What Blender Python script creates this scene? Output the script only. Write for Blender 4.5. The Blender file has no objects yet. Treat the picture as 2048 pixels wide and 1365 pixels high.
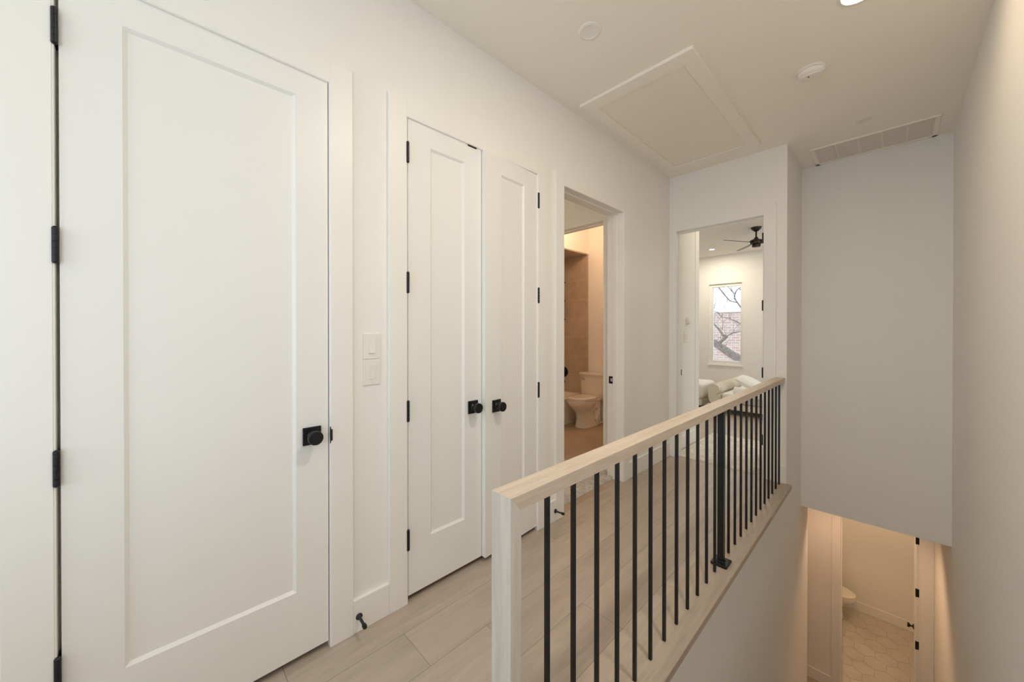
import bpy, bmesh, math, random
from mathutils import Vector, Matrix
random.seed(7)
C = bpy.context.scene.collection
SC = bpy.context.scene

# ------------------------------------------------------------------ camera
F_PX, CY_PX, YAW, PIT, CAM_H = 735.66, 664.46, math.radians(45.951), math.radians(0.243), 1.378
cam = bpy.data.cameras.new('camera')
cam.sensor_fit = 'HORIZONTAL'; cam.sensor_width = 36.0
cam.lens = F_PX / 2048 * 36.0
cam.shift_y = -(682.5 - CY_PX) / 2048
cam.clip_start = 0.03; cam.clip_end = 200
camo = bpy.data.objects.new('camera', cam); C.objects.link(camo)
rt = Vector((math.cos(YAW), math.sin(YAW), 0))
fw = Vector((-math.sin(YAW)*math.cos(PIT), math.cos(YAW)*math.cos(PIT), -math.sin(PIT)))
up = rt.cross(fw)
m = Matrix((rt, up, -fw)).transposed().to_4x4(); m.translation = Vector((0, 0, CAM_H))
camo.matrix_world = m
SC.camera = camo

# ------------------------------------------------------------------ render look
SC.view_settings.view_transform = 'Standard'
SC.view_settings.look = 'None'
SC.view_settings.gamma = 1.0
SC.view_settings.exposure = -0.15
SC.view_settings.use_curve_mapping = False
SC.cycles.max_bounces = 14
SC.cycles.diffuse_bounces = 9
SC.cycles.glossy_bounces = 4
SC.cycles.transmission_bounces = 6
SC.cycles.sample_clamp_indirect = 4.0
SC.cycles.caustics_reflective = False
SC.cycles.caustics_refractive = False
SC.cycles.use_denoising = True

# ------------------------------------------------------------------ world
w = bpy.data.worlds.new('world'); SC.world = w; w.use_nodes = True
bg = w.node_tree.nodes['Background']
bg.inputs[0].default_value = (0.70, 0.86, 1.0, 1); bg.inputs[1].default_value = 3.75

def light(kind, name, loc, power, col, size=0.1, size_y=None, rot=(0, 0, 0), spot=None, portal=False, spread=None, blend=0.5):
    l = bpy.data.lights.new(name, kind); l.energy = power; l.color = col
    if kind == 'AREA':
        l.size = size
        if size_y: l.shape = 'RECTANGLE'; l.size_y = size_y
        else: l.shape = 'DISK'
        if spread: l.spread = spread
        if portal: l.cycles.is_portal = True
    elif kind == 'SPOT':
        l.shadow_soft_size = size; l.spot_size = spot; l.spot_blend = blend
    else:
        l.shadow_soft_size = size
    o = bpy.data.objects.new(name, l); C.objects.link(o); o.location = loc; o.rotation_euler = rot
    return o
WARM = (1.0, 0.74, 0.48); AMBER = (1.0, 0.63, 0.37); SOFT = (1.0, 0.86, 0.66)
R90 = math.pi/2; YB_ = -3.2
# daylight portals at the windows
light('AREA', 'window_light', (.47, -1.20, 1.54), 1, (1, 1, 1), 1.52, 1.10, (0, R90, 0), portal=True)
light('AREA', 'window_light', (-2.55, 9.16, 1.52), 1, (1, 1, 1), .56, 1.64, (-R90, 0, 0), portal=True)
light('AREA', 'window_light', (-.675, YB_-.10, 1.40), 1, (1, 1, 1), 1.75, 2.10, (R90, 0, 0), portal=True)  # portal of the added back window
light('AREA', 'window_light', (1.78, 7.1, 1.6), 1, (1, 1, 1), 2.0, 1.7, (0, R90, 0), portal=True)  # portal of the added bedroom window

# ------------------------------------------------------------------ materials
def mat(name, col, rough=0.5, metal=0.0, spec=0.5, bump=None, coat=0.0, emit=None):
    M = bpy.data.materials.new(name); M.use_nodes = True
    nt = M.node_tree; b = nt.nodes['Principled BSDF']
    b.inputs['Base Color'].default_value = (*col, 1)
    b.inputs['Roughness'].default_value = rough
    b.inputs['Metallic'].default_value = metal
    b.inputs['Specular IOR Level'].default_value = spec
    b.inputs['Coat Weight'].default_value = coat
    if emit:
        b.inputs['Emission Color'].default_value = (*emit[0], 1); b.inputs['Emission Strength'].default_value = emit[1]
    if bump:
        sc, st, dist = bump
        tc = nt.nodes.new('ShaderNodeTexCoord'); n = nt.nodes.new('ShaderNodeTexNoise')
        n.inputs['Scale'].default_value = sc; n.inputs['Detail'].default_value = 4
        bp = nt.nodes.new('ShaderNodeBump'); bp.inputs['Strength'].default_value = st; bp.inputs['Distance'].default_value = dist
        nt.links.new(tc.outputs['Object'], n.inputs['Vector']); nt.links.new(n.outputs['Fac'], bp.inputs['Height'])
        nt.links.new(bp.outputs['Normal'], b.inputs['Normal'])
    return M

class NB:
    """small node builder"""
    def __init__(s, name, rough=0.5, spec=0.5):
        s.M = bpy.data.materials.new(name); s.M.use_nodes = True; s.nt = s.M.node_tree
        s.b = s.nt.nodes['Principled BSDF']; s.b.inputs['Roughness'].default_value = rough
        s.b.inputs['Specular IOR Level'].default_value = spec
    def n(s, t, **k):
        x = s.nt.nodes.new(t)
        for a, v in k.items(): setattr(x, a, v)
        return x
    def l(s, a, b): s.nt.links.new(a, b)
    def put(s, sock, v):
        if hasattr(v, 'links'): s.l(v, sock)
        else: sock.default_value = v
    def math(s, op, a, b=None, c=None):
        x = s.n('ShaderNodeMath', operation=op); s.put(x.inputs[0], a)
        if b is not None: s.put(x.inputs[1], b)
        if c is not None: s.put(x.inputs[2], c)
        return x.outputs[0]
    def comb(s, x, y, z):
        c = s.n('ShaderNodeCombineXYZ')
        for i, v in enumerate((x, y, z)): s.put(c.inputs[i], v)
        return c.outputs[0]
    def noise(s, vec, scale, detail=4, rough=.5, dist=0):
        x = s.n('ShaderNodeTexNoise'); s.l(vec, x.inputs['Vector']); x.inputs['Scale'].default_value = scale
        x.inputs['Detail'].default_value = detail; x.inputs['Roughness'].default_value = rough; x.inputs['Distortion'].default_value = dist
        return x.outputs['Fac']
    def mix(s, f, a, b, mode='MIX'):
        x = s.n('ShaderNodeMix', data_type='RGBA', blend_type=mode); s.put(x.inputs[0], f)
        s.put(x.inputs[6], a if hasattr(a, 'links') else (*a, 1)); s.put(x.inputs[7], b if hasattr(b, 'links') else (*b, 1))
        return x.outputs[2]
    def ramp(s, f, stops):
        x = s.n('ShaderNodeValToRGB'); s.l(f, x.inputs[0]); e = x.color_ramp.elements
        while len(e) < len(stops): e.new(.5)
        for i, (p, c) in enumerate(stops): e[i].position = p; e[i].color = (*c, 1)
        return x.outputs[0]
    def bump(s, h, st=.3, d=.002):
        x = s.n('ShaderNodeBump'); x.inputs['Strength'].default_value = st; x.inputs['Distance'].default_value = d
        s.l(h, x.inputs['Height']); s.l(x.outputs[0], s.b.inputs['Normal'])

def plank_floor(name, x0, width, length, light_c, mid_c, dark_c, joint=0.367):
    B = NB(name, 0.42, 0.45)
    tc = B.n('ShaderNodeTexCoord'); sp = B.n('ShaderNodeSeparateXYZ'); B.l(tc.outputs['Object'], sp.inputs[0])
    u = B.math('DIVIDE', B.math('SUBTRACT', sp.outputs[0], x0), width)
    row = B.math('FLOOR', u); fu = B.math('FRACT', u)
    off = B.math('ADD', B.math('MULTIPLY', row, .438), joint)
    off = B.math('SUBTRACT', off, B.math('MULTIPLY', B.math('GREATER_THAN', row, 1.5), .138))
    v = B.math('DIVIDE', B.math('SUBTRACT', sp.outputs[1], off), length)
    col = B.math('FLOOR', v); fv = B.math('FRACT', v)
    wn = B.n('ShaderNodeTexWhiteNoise', noise_dimensions='2D'); B.l(B.comb(row, col, 0), wn.inputs['Vector'])
    rnd = wn.outputs['Value']
    # grain, stretched along the plank and shifted per plank
    sx = B.math('ADD', sp.outputs[0], B.math('MULTIPLY', rnd, 7.3)); sy = B.math('ADD', B.math('MULTIPLY', sp.outputs[1], .12), B.math('MULTIPLY', rnd, 31.0))
    g = B.noise(B.comb(sx, sy, rnd), 14, 6, .6, 1.2)
    g2 = B.noise(B.comb(B.math('MULTIPLY', sx, 3.0), B.math('MULTIPLY', sy, 1.6), rnd), 30, 5, .65, .4)
    blot = B.noise(B.comb(sx, B.math('MULTIPLY', sy, 5.0), rnd), 4, 3, .5, .5)
    gg = B.math('ADD', B.math('MULTIPLY', g, .55), B.math('ADD', B.math('MULTIPLY', g2, .25), B.math('MULTIPLY', blot, .2)))
    gg = B.math('ADD', gg, B.math('MULTIPLY', B.math('SUBTRACT', rnd, .5), .12))
    c = B.ramp(gg, [(.30, dark_c), (.50, mid_c), (.70, light_c)])
    # knots
    vo = B.n('ShaderNodeTexVoronoi'); vo.inputs['Scale'].default_value = 1.9; vo.inputs['Randomness'].default_value = 1
    B.l(B.comb(B.math('MULTIPLY', sp.outputs[0], 1.6), B.math('MULTIPLY', sp.outputs[1], .8), 3.1), vo.inputs['Vector'])
    kn = B.math('MULTIPLY', B.math('SUBTRACT', 1.0, B.math('SMOOTH_MIN', B.math('DIVIDE', vo.outputs['Distance'], .045), 1.0, .2)), .55)
    kn = B.math('MAXIMUM', kn, 0.0)
    c = B.mix(kn, c, (dark_c[0]*.45, dark_c[1]*.42, dark_c[2]*.4))
    # seams
    eu = B.math('MULTIPLY', B.math('MINIMUM', fu, B.math('SUBTRACT', 1.0, fu)), width)
    ev = B.math('MULTIPLY', B.math('MINIMUM', fv, B.math('SUBTRACT', 1.0, fv)), length)
    e = B.math('MINIMUM', eu, ev); seam = B.math('LESS_THAN', e, .0012)
    c = B.mix(B.math('MULTIPLY', seam, .6), c, (dark_c[0]*.3, dark_c[1]*.3, dark_c[2]*.3))
    B.l(c, B.b.inputs['Base Color'])
    h = B.math('SUBTRACT', B.math('MULTIPLY', g2, .15), B.math('MULTIPLY', seam, 1.0))
    B.bump(h, .35, .0015)
    return B.M

def wood(name, axis, light_c, mid_c, dark_c, rough=.5):
    """straight-grained wood, grain along the given axis (0, 1 or 2)"""
    B = NB(name, rough, .35)
    tc = B.n('ShaderNodeTexCoord'); mp = B.n('ShaderNodeMapping'); B.l(tc.outputs['Object'], mp.inputs[0])
    s = [1, 1, 1]; s[axis] = .07; mp.inputs['Scale'].default_value = s
    g = B.noise(mp.outputs[0], 38, 6, .62, 1.0); g2 = B.noise(mp.outputs[0], 130, 3, .6, .3); g3 = B.noise(mp.outputs[0], 9, 3, .5, 1.5)
    gg = B.math('ADD', B.math('MULTIPLY', g, .5), B.math('ADD', B.math('MULTIPLY', g2, .2), B.math('MULTIPLY', g3, .3)))
    B.l(B.ramp(gg, [(.34, dark_c), (.50, mid_c), (.66, light_c)]), B.b.inputs['Base Color'])
    B.bump(g2, .2, .0008)
    return B.M

def tile_wall(name):
    """large brown stacked tiles, faint grout"""
    B = NB(name, .45, .4)
    tc = B.n('ShaderNodeTexCoord'); sp = B.n('ShaderNodeSeparateXYZ'); B.l(tc.outputs['Object'], sp.inputs[0])
    u = B.math('DIVIDE', B.math('ADD', B.math('ADD', sp.outputs[0], sp.outputs[1]), 3.0), .6)
    v = B.math('DIVIDE', B.math('SUBTRACT', sp.outputs[2], 1.865), .296)
    fu = B.math('FRACT', u); fv = B.math('FRACT', v)
    e = B.math('MINIMUM', B.math('MULTIPLY', B.math('MINIMUM', fu, B.math('SUBTRACT', 1., fu)), .6), B.math('MULTIPLY', B.math('MINIMUM', fv, B.math('SUBTRACT', 1., fv)), .296))
    seam = B.math('LESS_THAN', e, .002)
    wn = B.n('ShaderNodeTexWhiteNoise', noise_dimensions='2D'); B.l(B.comb(B.math('FLOOR', u), B.math('FLOOR', v), 0), wn.inputs['Vector'])
    n = B.noise(tc.outputs['Object'], 5, 5, .6, .6)
    f = B.math('ADD', B.math('MULTIPLY', n, .8), B.math('MULTIPLY', wn.outputs['Value'], .2))
    c = B.ramp(f, [(.3, (.42, .34, .27)), (.7, (.56, .46, .375))])
    c = B.mix(seam, c, (.66, .56, .46))
    B.l(c, B.b.inputs['Base Color'])
    B.bump(B.math('MULTIPLY', seam, -1.), .3, .001)
    return B.M

def brick_mat(name):
    B = NB(name, .9, .2)
    tc = B.n('ShaderNodeTexCoord'); mp = B.n('ShaderNodeMapping'); B.l(tc.outputs['Object'], mp.inputs[0]); mp.inputs['Rotation'].default_value = (R90, 0, 0)
    br = B.n('ShaderNodeTexBrick'); B.l(mp.outputs[0], br.inputs['Vector'])
    br.inputs['Scale'].default_value = 1.0; br.inputs['Brick Width'].default_value = .24; br.inputs['Row Height'].default_value = .085
    br.inputs['Mortar Size'].default_value = .008
    br.inputs['Color1'].default_value = (.36, .235, .19, 1); br.inputs['Color2'].default_value = (.42, .29, .235, 1); br.inputs['Mortar'].default_value = (.50, .43, .39, 1)
    B.l(br.outputs['Color'], B.b.inputs['Base Color'])
    return B.M

def shag(name, a, b, scale=120):
    B = NB(name, .95, .1)
    tc = B.n('ShaderNodeTexCoord'); n = B.noise(tc.outputs['Object'], scale, 4, .7, .5); n2 = B.noise(tc.outputs['Object'], scale/9, 3, .6, .5)
    f = B.math('ADD', B.math('MULTIPLY', n, .6), B.math('MULTIPLY', n2, .4))
    B.l(B.ramp(f, [(.38, a), (.62, b)]), B.b.inputs['Base Color']); B.bump(f, .9, .01)
    return B.M

def noisecol(name, a, b, scale, rough, bump=0.0, lo=.35, hi=.65):
    B = NB(name, rough, .4)
    tc = B.n('ShaderNodeTexCoord'); n = B.noise(tc.outputs['Object'], scale, 5, .6, .4)
    B.l(B.ramp(n, [(lo, a), (hi, b)]), B.b.inputs['Base Color'])
    if bump: B.bump(n, bump, .002)
    return B.M

M = {
 'wall': mat('wall_paint', (.865, .854, .832), .75, spec=.25, bump=(260, .06, .001)),
 'ceil': mat('ceiling_paint', (.895, .86, .79), .85, spec=.2, bump=(200, .05, .001)),
 'trim': mat('trim_paint', (.865, .855, .83), .38, spec=.4),
 'door': mat('door_paint', (.85, .85, .84), .34, spec=.42),
 'plastic': mat('white_plastic', (.84, .82, .79), .3),
 'black': mat('matte_black_metal', (.012, .012, .014), .38, .3, .5),
 'iron': mat('black_painted_iron', (.010, .011, .012), .42, .2, .5),
 'bronze': mat('dark_bronze', (.05, .045, .04), .35, .8),
 'gap': mat('dark_gap', (.05, .045, .04), .9),
 'porcelain': mat('porcelain', (.82, .78, .72), .12, spec=.6, coat=.4),
 'acrylic': mat('tub_acrylic', (.80, .76, .70), .2, spec=.5),
 'chrome': mat('chrome', (.75, .75, .75), .15, 1.0),
 'hatch': mat('hatch_board', (.88, .83, .755), .7, spec=.2),
 'grille': mat('grille_paint', (.78, .74, .68), .5),
 'blades': mat('blade_paint', (.52, .475, .42), .6),
 'grille_in': mat('filter_cloth', (.40, .355, .31), .9),
 'lens': mat('frosted_lens', (.86, .84, .80), .4),
 'lamp_warm': mat('lit_lens', (1, .9, .75), .5, emit=((1.0, .86, .66), 12)),
 'lamp_white': mat('lit_lens_white', (1, .95, .88), .5, emit=((1.0, .93, .82), 22)),
 'floor': plank_floor('oak_planks', -1.763, .2255, 1.52, (.52, .44, .37), (.435, .365, .302), (.345, .287, .235)),
 'rail_y': wood('handrail_oak', 1, (.70, .60, .51), (.61, .52, .435), (.50, .415, .34)),
 'rail_z': wood('post_oak', 2, (.70, .66, .61), (.62, .58, .53), (.53, .48, .43)),
 'sill': wood('nosing_oak', 1, (.50, .425, .355), (.44, .37, .305), (.36, .30, .245)),
 'bath_floor': noisecol('bath_floor_tile', (.36, .275, .205), (.44, .345, .265), 2.2, .4),
 'tile': tile_wall('tub_tile'),
 'hex': noisecol('hex_tile', (.50, .46, .41), (.60, .56, .50), 3.0, .35, 0, .35, .65),
 'grout': mat('tile_grout', (.36, .32, .27), .9),
 'brick': brick_mat('house_brick'),
 'shag': shag('shag_pile', (.60, .56, .50), (.96, .93, .88)),
 'mat': shag('bath_mat_pile', (.36, .345, .33), (.72, .695, .66), 70),
 'linen': noisecol('white_linen', (.80, .79, .76), (.88, .87, .84), 60, .9, .15),
 'cream': noisecol('cream_fabric', (.70, .66, .57), (.80, .76, .67), 90, .9, .25),
 'stripe': noisecol('grey_fabric', (.45, .42, .38), (.62, .59, .54), 50, .9, .2),
 'bark': noisecol('bare_bark', (.12, .09, .075), (.24, .19, .16), 20, .95, .3),
 'earth': noisecol('dry_ground', (.42, .36, .28), (.52, .45, .36), 2, .95),
 'thresh': wood('threshold_oak', 1, (.34, .26, .20), (.27, .205, .155), (.20, .15, .115)),
 'stair': wood('stair_oak', 0, (.47, .385, .315), (.41, .333, .268), (.33, .266, .213)),
}
g = bpy.data.materials.new('window_glass'); g.use_nodes = True
nt = g.node_tree; nt.nodes.clear(); o_ = nt.nodes.new('ShaderNodeOutputMaterial'); mx = nt.nodes.new('ShaderNodeMixShader'); tr = nt.nodes.new('ShaderNodeBsdfTransparent'); gl = nt.nodes.new('ShaderNodeBsdfGlossy')
gl.inputs['Roughness'].default_value = .02; fr = nt.nodes.new('ShaderNodeFresnel'); fr.inputs[0].default_value = 1.3
nt.links.new(fr.outputs[0], mx.inputs[0]); nt.links.new(tr.outputs[0], mx.inputs[1]); nt.links.new(gl.outputs[0], mx.inputs[2]); nt.links.new(mx.outputs[0], o_.inputs[0])
M['glass'] = g

# ------------------------------------------------------------------ mesh helpers
class MB:
    def __init__(s): s.bm = bmesh.new()
    def _take(s, b2, M4=None):
        if M4 is not None: bmesh.ops.transform(b2, matrix=M4, verts=b2.verts)
        me = bpy.data.meshes.new('t'); b2.to_mesh(me); b2.free(); s.bm.from_mesh(me); bpy.data.meshes.remove(me)
        return s
    def box(s, x0, x1, y0, y1, z0, z1, bev=0, seg=1, M4=None):
        b = bmesh.new(); bmesh.ops.create_cube(b, size=1)
        for v in b.verts: v.co = Vector(((x0+x1)/2 + v.co.x*(x1-x0), (y0+y1)/2 + v.co.y*(y1-y0), (z0+z1)/2 + v.co.z*(z1-z0)))
        if bev: bmesh.ops.bevel(b, geom=b.edges[:], offset=bev, segments=seg, affect='EDGES', profile=.5)
        return s._take(b, M4)
    def cyl(s, p0, p1, r0, r1=None, n=24, cap=True):
        p0, p1 = Vector(p0), Vector(p1); r1 = r0 if r1 is None else r1
        b = bmesh.new(); d = p1-p0
        bmesh.ops.create_cone(b, cap_ends=cap, segments=n, radius1=r0, radius2=r1, depth=d.length)
        M4 = Matrix.Translation((p0+p1)/2) @ d.to_track_quat('Z', 'Y').to_matrix().to_4x4()
        return s._take(b, M4)
    def lathe(s, prof, n=40, M4=None, close=False):
        """prof: (r, z) pairs"""
        b = bmesh.new(); rings = []
        for r, z in prof:
            if r < 1e-6: rings.append([b.verts.new((0, 0, z))])
            else: rings.append([b.verts.new((r*math.cos(2*math.pi*i/n), r*math.sin(2*math.pi*i/n), z)) for i in range(n)])
        for a, c in zip(rings, rings[1:]):
            for i in range(n):
                j = (i+1) % n
                if len(a) == 1 and len(c) > 1: b.faces.new((a[0], c[j], c[i]))
                elif len(c) == 1 and len(a) > 1: b.faces.new((a[i], a[j], c[0]))
                elif len(a) > 1: b.faces.new((a[i], a[j], c[j], c[i]))
        bmesh.ops.recalc_face_normals(b, faces=b.faces[:])
        return s._take(b, M4)
    def loft(s, rings, n=40, cap=True, M4=None):
        """rings: (cx, cy, z, rx, ry, exponent)"""
        b = bmesh.new(); R = []
        for cx, cy, z, rx, ry, e in rings:
            vs = []
            for i in range(n):
                t = 2*math.pi*i/n; c_, s_ = math.cos(t), math.sin(t)
                vs.append(b.verts.new((cx + rx*math.copysign(abs(c_)**(2/e), c_), cy + ry*math.copysign(abs(s_)**(2/e), s_), z)))
            R.append(vs)
        for a, c in zip(R, R[1:]):
            for i in range(n):
                j = (i+1) % n; b.faces.new((a[i], a[j], c[j], c[i]))
        if cap: b.faces.new(R[0][::-1]); b.faces.new(R[-1])
        bmesh.ops.recalc_face_normals(b, faces=b.faces[:])
        return s._take(b, M4)
    def tube(s, pts, r, n=12, cap=True):
        pts = [Vector(p) for p in pts]; rr = r if isinstance(r, (list, tuple)) else [r]*len(pts)
        b = bmesh.new(); R = []; prev = None
        for i, p in enumerate(pts):
            d = (pts[min(i+1, len(pts)-1)] - pts[max(i-1, 0)]).normalized()
            if prev is None:
                a = Vector((0, 0, 1)) if abs(d.z) < .9 else Vector((1, 0, 0)); u = d.cross(a).normalized()
            else: u = (prev - d*prev.dot(d)).normalized()
            prev = u; v = d.cross(u)
            R.append([b.verts.new(p + (u*math.cos(2*math.pi*k/n) + v*math.sin(2*math.pi*k/n))*rr[i]) for k in range(n)])
        for a, c in zip(R, R[1:]):
            for i in range(n): b.faces.new((a[i], a[(i+1) % n], c[(i+1) % n], c[i]))
        if cap: b.faces.new(R[0][::-1]); b.faces.new(R[-1])
        bmesh.ops.recalc_face_normals(b, faces=b.faces[:])
        return s._take(b)
    def prism(s, poly, axis, a0, a1):
        """poly in the two other axes (in order), extruded along axis"""
        b = bmesh.new()
        def P(u, v, a): q = [u, v]; q.insert(axis, a); return q
        A = [b.verts.new(P(u, v, a0)) for u, v in poly]; B_ = [b.verts.new(P(u, v, a1)) for u, v in poly]; n = len(poly)
        b.faces.new(A[::-1]); b.faces.new(B_)
        for i in range(n): b.faces.new((A[i], A[(i+1) % n], B_[(i+1) % n], B_[i]))
        bmesh.ops.recalc_face_normals(b, faces=b.faces[:])
        return s._take(b)
    def obj(s, name, m, parent=None, smooth=False, loc=None, mw=None):
        me = bpy.data.meshes.new(name); s.bm.to_mesh(me); s.bm.free()
        me.materials.append(M[m] if isinstance(m, str) else m)
        if smooth:
            for p in me.polygons: p.use_smooth = True
            me.set_sharp_from_angle(angle=math.radians(38))
        o = bpy.data.objects.new(name, me); C.objects.link(o)
        if parent: o.parent = parent
        if loc: o.location = loc
        return o

def tag(o, label, cat=None, group=None, kind=None):
    o['label'] = label
    if cat: o['category'] = cat
    if group: o['group'] = group
    if kind: o['kind'] = kind
    return o
def empty(name, loc=(0, 0, 0), rz=0):
    o = bpy.data.objects.new(name, None); C.objects.link(o); o.location = loc; o.rotation_euler = (0, 0, rz); o.empty_display_size = .1
    return o
def copy_tree(o, parent=None):
    c = o.copy(); C.objects.link(c)
    if parent: c.parent = parent
    for ch in list(o.children): copy_tree(ch, c)
    return c
def struct(o, label, cat): return tag(o, label, cat, kind='structure')

def wallgrid(axis, c0, c1, u0, u1, z0, z1, holes=()):
    """wall slab between c0..c1 on axis (0: faces x, 1: faces y), with rectangular holes (ua, ub, za, zb)"""
    us = sorted({u0, u1, *[h[0] for h in holes], *[h[1] for h in holes]}); zs = sorted({z0, z1, *[h[2] for h in holes], *[h[3] for h in holes]})
    us = [u for u in us if u0 <= u <= u1]; zs = [z for z in zs if z0 <= z <= z1]
    b = bmesh.new(); V = {}
    def vert(c, u, z):
        k = (c, round(u, 5), round(z, 5))
        if k not in V: V[k] = b.verts.new((c, u, z) if axis == 0 else (u, c, z))
        return V[k]
    def solid(i, j):
        if i < 0 or j < 0 or i >= len(us)-1 or j >= len(zs)-1: return False
        uc, zc = (us[i]+us[i+1])/2, (zs[j]+zs[j+1])/2
        return not any(h[0] < uc < h[1] and h[2] < zc < h[3] for h in holes)
    for i in range(len(us)-1):
        for j in range(len(zs)-1):
            if not solid(i, j): continue
            a, e, z, t = us[i], us[i+1], zs[j], zs[j+1]
            for c in (c0, c1): b.faces.new([vert(c, a, z), vert(c, e, z), vert(c, e, t), vert(c, a, t)])
            for (di, dj, p, q) in ((-1, 0, (a, z), (a, t)), (1, 0, (e, z), (e, t)), (0, -1, (a, z), (e, z)), (0, 1, (a, t), (e, t))):
                if not solid(i+di, j+dj): b.faces.new([vert(c0, *p), vert(c1, *p), vert(c1, *q), vert(c0, *q)])
    bmesh.ops.recalc_face_normals(b, faces=b.faces[:])
    m_ = MB(); return m_._take(b)

# ------------------------------------------------------------------ the key planes
XW, XC = -1.707, -1.689            # hall left wall face / casing face
XB = -1.840                        # back of that wall
YE, YS = 4.068, 4.826              # end wall face, stair end wall face
XK, XR = -0.658, 0.355             # stairwell left face, right wall face
ZC, ZL, ZT = 3.051, 2.450, 2.541   # ceiling, door head, casing top
ZH, ZF2 = -0.453, -3.50            # lower ceiling, lower floor
YB = -3.2

# ------------------------------------------------------------------ shell: upper hall
struct(MB().box(-2.6, -.79, YB-.2, 4.10, -.40, 0).box(-.79, XR+.2, YB-.2, .599, -.40, 0).obj('floor', 'floor'),
       'grey-brown oak plank floor running the length of the upstairs hall', 'floor')
struct(MB().box(-4.6, 2.0, YB-.2, 9.3, ZC, ZC+.2).obj('ceiling', 'ceil'), 'smooth warm white ceiling over the hall and stairwell', 'ceiling')
struct(wallgrid(0, XB, XW, YB, YE+.75, -.1, ZC, [(-.224, .554, -.1, ZL), (.893, 1.896, -.1, ZL), (2.162, 3.056, -.1, ZL)]).obj('wall_left', 'wall'),
       'long off-white hall wall holding the closed doors and the bathroom doorway', 'wall')
struct(wallgrid(1, YE, YE+.12, XW, XK, -.039, ZC, [(-1.642, -.819, -.039, ZL)]).obj('wall_end', 'wall'),
       'off-white end wall of the hall around the bedroom doorway', 'wall')
struct(wallgrid(0, XR, XR+.13, YB, 9.0, ZF2, ZC, [(-1.75, -.65, .78, 2.30), (4.95, 9.0, -.2, ZC)]).obj('wall_right', 'wall'), 'tall plain off-white wall along the right of the stairwell', 'wall')
struct(MB().box(XK-.12, XK, YE+.12, YS, -.039, ZC).obj('wall_stair_side', 'wall'), 'narrow return wall between bedroom doorway wall and stairwell', 'wall')
struct(MB().box(XK-.12, XR, YS, YS+.12, ZH, ZC).obj('wall_stair_end', 'wall'), 'tall grey-lit wall hanging over the stairwell below the air grille', 'wall')
struct(wallgrid(1, YB-.13, YB, -2.6, XR, 0, ZC, [(-1.55, .20, .35, 2.45)]).obj('wall_back', 'wall'), 'off-white wall behind the viewpoint', 'wall')
struct(MB().box(-.78, -.66, -2.4, -.20, 0, .92, .004).obj('wall_light_block', 'wall'), 'low unseen wall added behind the viewpoint to block window light', 'wall')  # unseen blocker, added to shade the foot of the nearest door
# lower part of the stairwell
struct(MB().box(XK-.12, XK, .60, 5.28, ZF2, -.039).obj('wall_stair_lower', 'wall'), 'off-white stairwell wall dropping below the black railing', 'wall')
struct(MB().box(XK, XR, .46, .60, ZF2, -.395).obj('wall_stair_near', 'wall'), 'wall under the near edge of the upper floor', 'wall')
# closets and bathroom shells behind the left wall
struct(MB().box(-2.62, -2.55, -.4, 2.02, 0, ZC).box(-2.55, XB, -.40, -.34, 0, ZC).box(-2.55, XB, .68, .76, 0, ZC).box(-4.17, XB, 1.98, 2.05, 0, ZC).obj('wall_closet', 'wall'),
       'plain closet walls behind the closed hall doors', 'wall')
struct(wallgrid(1, 3.145, 3.265, -4.17, XB, 0, ZC, [(-2.77, -1.96, 0, ZL)]).obj('wall_bathroom_partition', 'wall'), 'wall between the vanity area and the toilet room', 'wall')
struct(MB().box(-4.6, XW, 4.83, 4.955, 0, ZC).obj('wall_bathroom_back', 'wall'), 'beige back wall behind the upstairs toilet', 'wall')
struct(MB().box(-4.17, -4.05, 2.02, 4.95, 0, ZC).obj('wall_bathroom_side', 'wall'), 'far side wall of the upstairs bathroom', 'wall')
struct(MB().box(-4.05, -3.28, 3.265, 4.83, 2.565, ZC).obj('wall_tub_soffit', 'wall'), 'boxed soffit above the tiled tub alcove', 'wall')
struct(MB().box(-4.17, XB, 2.05, 4.83, -.2, .0015).box(XB, XW-.02, 2.17, 3.05, -.2, .0012).obj('floor_bathroom', 'bath_floor'), 'brown tiled bathroom floor under the toilet', 'floor')
struct(MB().box(-4.048, -3.285, 4.805, 4.829, .36, 2.563).box(-4.049, -4.03, 3.27, 4.80, .36, 2.563).box(-4.03, -3.285, 3.267, 4.805, 2.55, 2.564).obj('trim_tub_tile', 'tile'), 'large brown wall tiles lining the tub alcove', 'tile surround')
# bedroom shell
struct(MB().box(-1.84, -.72, 4.10, 4.96, -.2, 0).box(-4.6, 2.0, 4.96, 9.3, -.2, 0).obj('floor_bedroom', 'floor'), 'oak plank floor of the bedroom beyond the end doorway', 'floor')
W1 = (-2.83, -2.275, .70, 2.345)
struct(wallgrid(1, 9.03, 9.19, -4.6, 2.0, -.2, ZC, [(-2.90, -2.235, .615, 2.42)]).obj('wall_bedroom_far', 'wall'), 'cream bedroom wall around the tall window', 'wall')
struct(MB().box(-4.6, -4.45, 4.955, 9.05, 0, ZC).obj('wall_bedroom_left', 'wall'), 'left wall of the bedroom', 'wall')
struct(wallgrid(0, 1.7, 1.85, 4.95, 9.05, 0, ZC, [(6.1, 8.1, .75, 2.45)]).obj('wall_bedroom_right', 'wall'), 'right wall of the bedroom with a wide added window', 'wall')
struct(MB().box(-.04, 1.7, 4.90, 4.99, 0, ZC).obj('wall_bedroom_near', 'wall'), 'bedroom wall behind the stairwell', 'wall')
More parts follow.
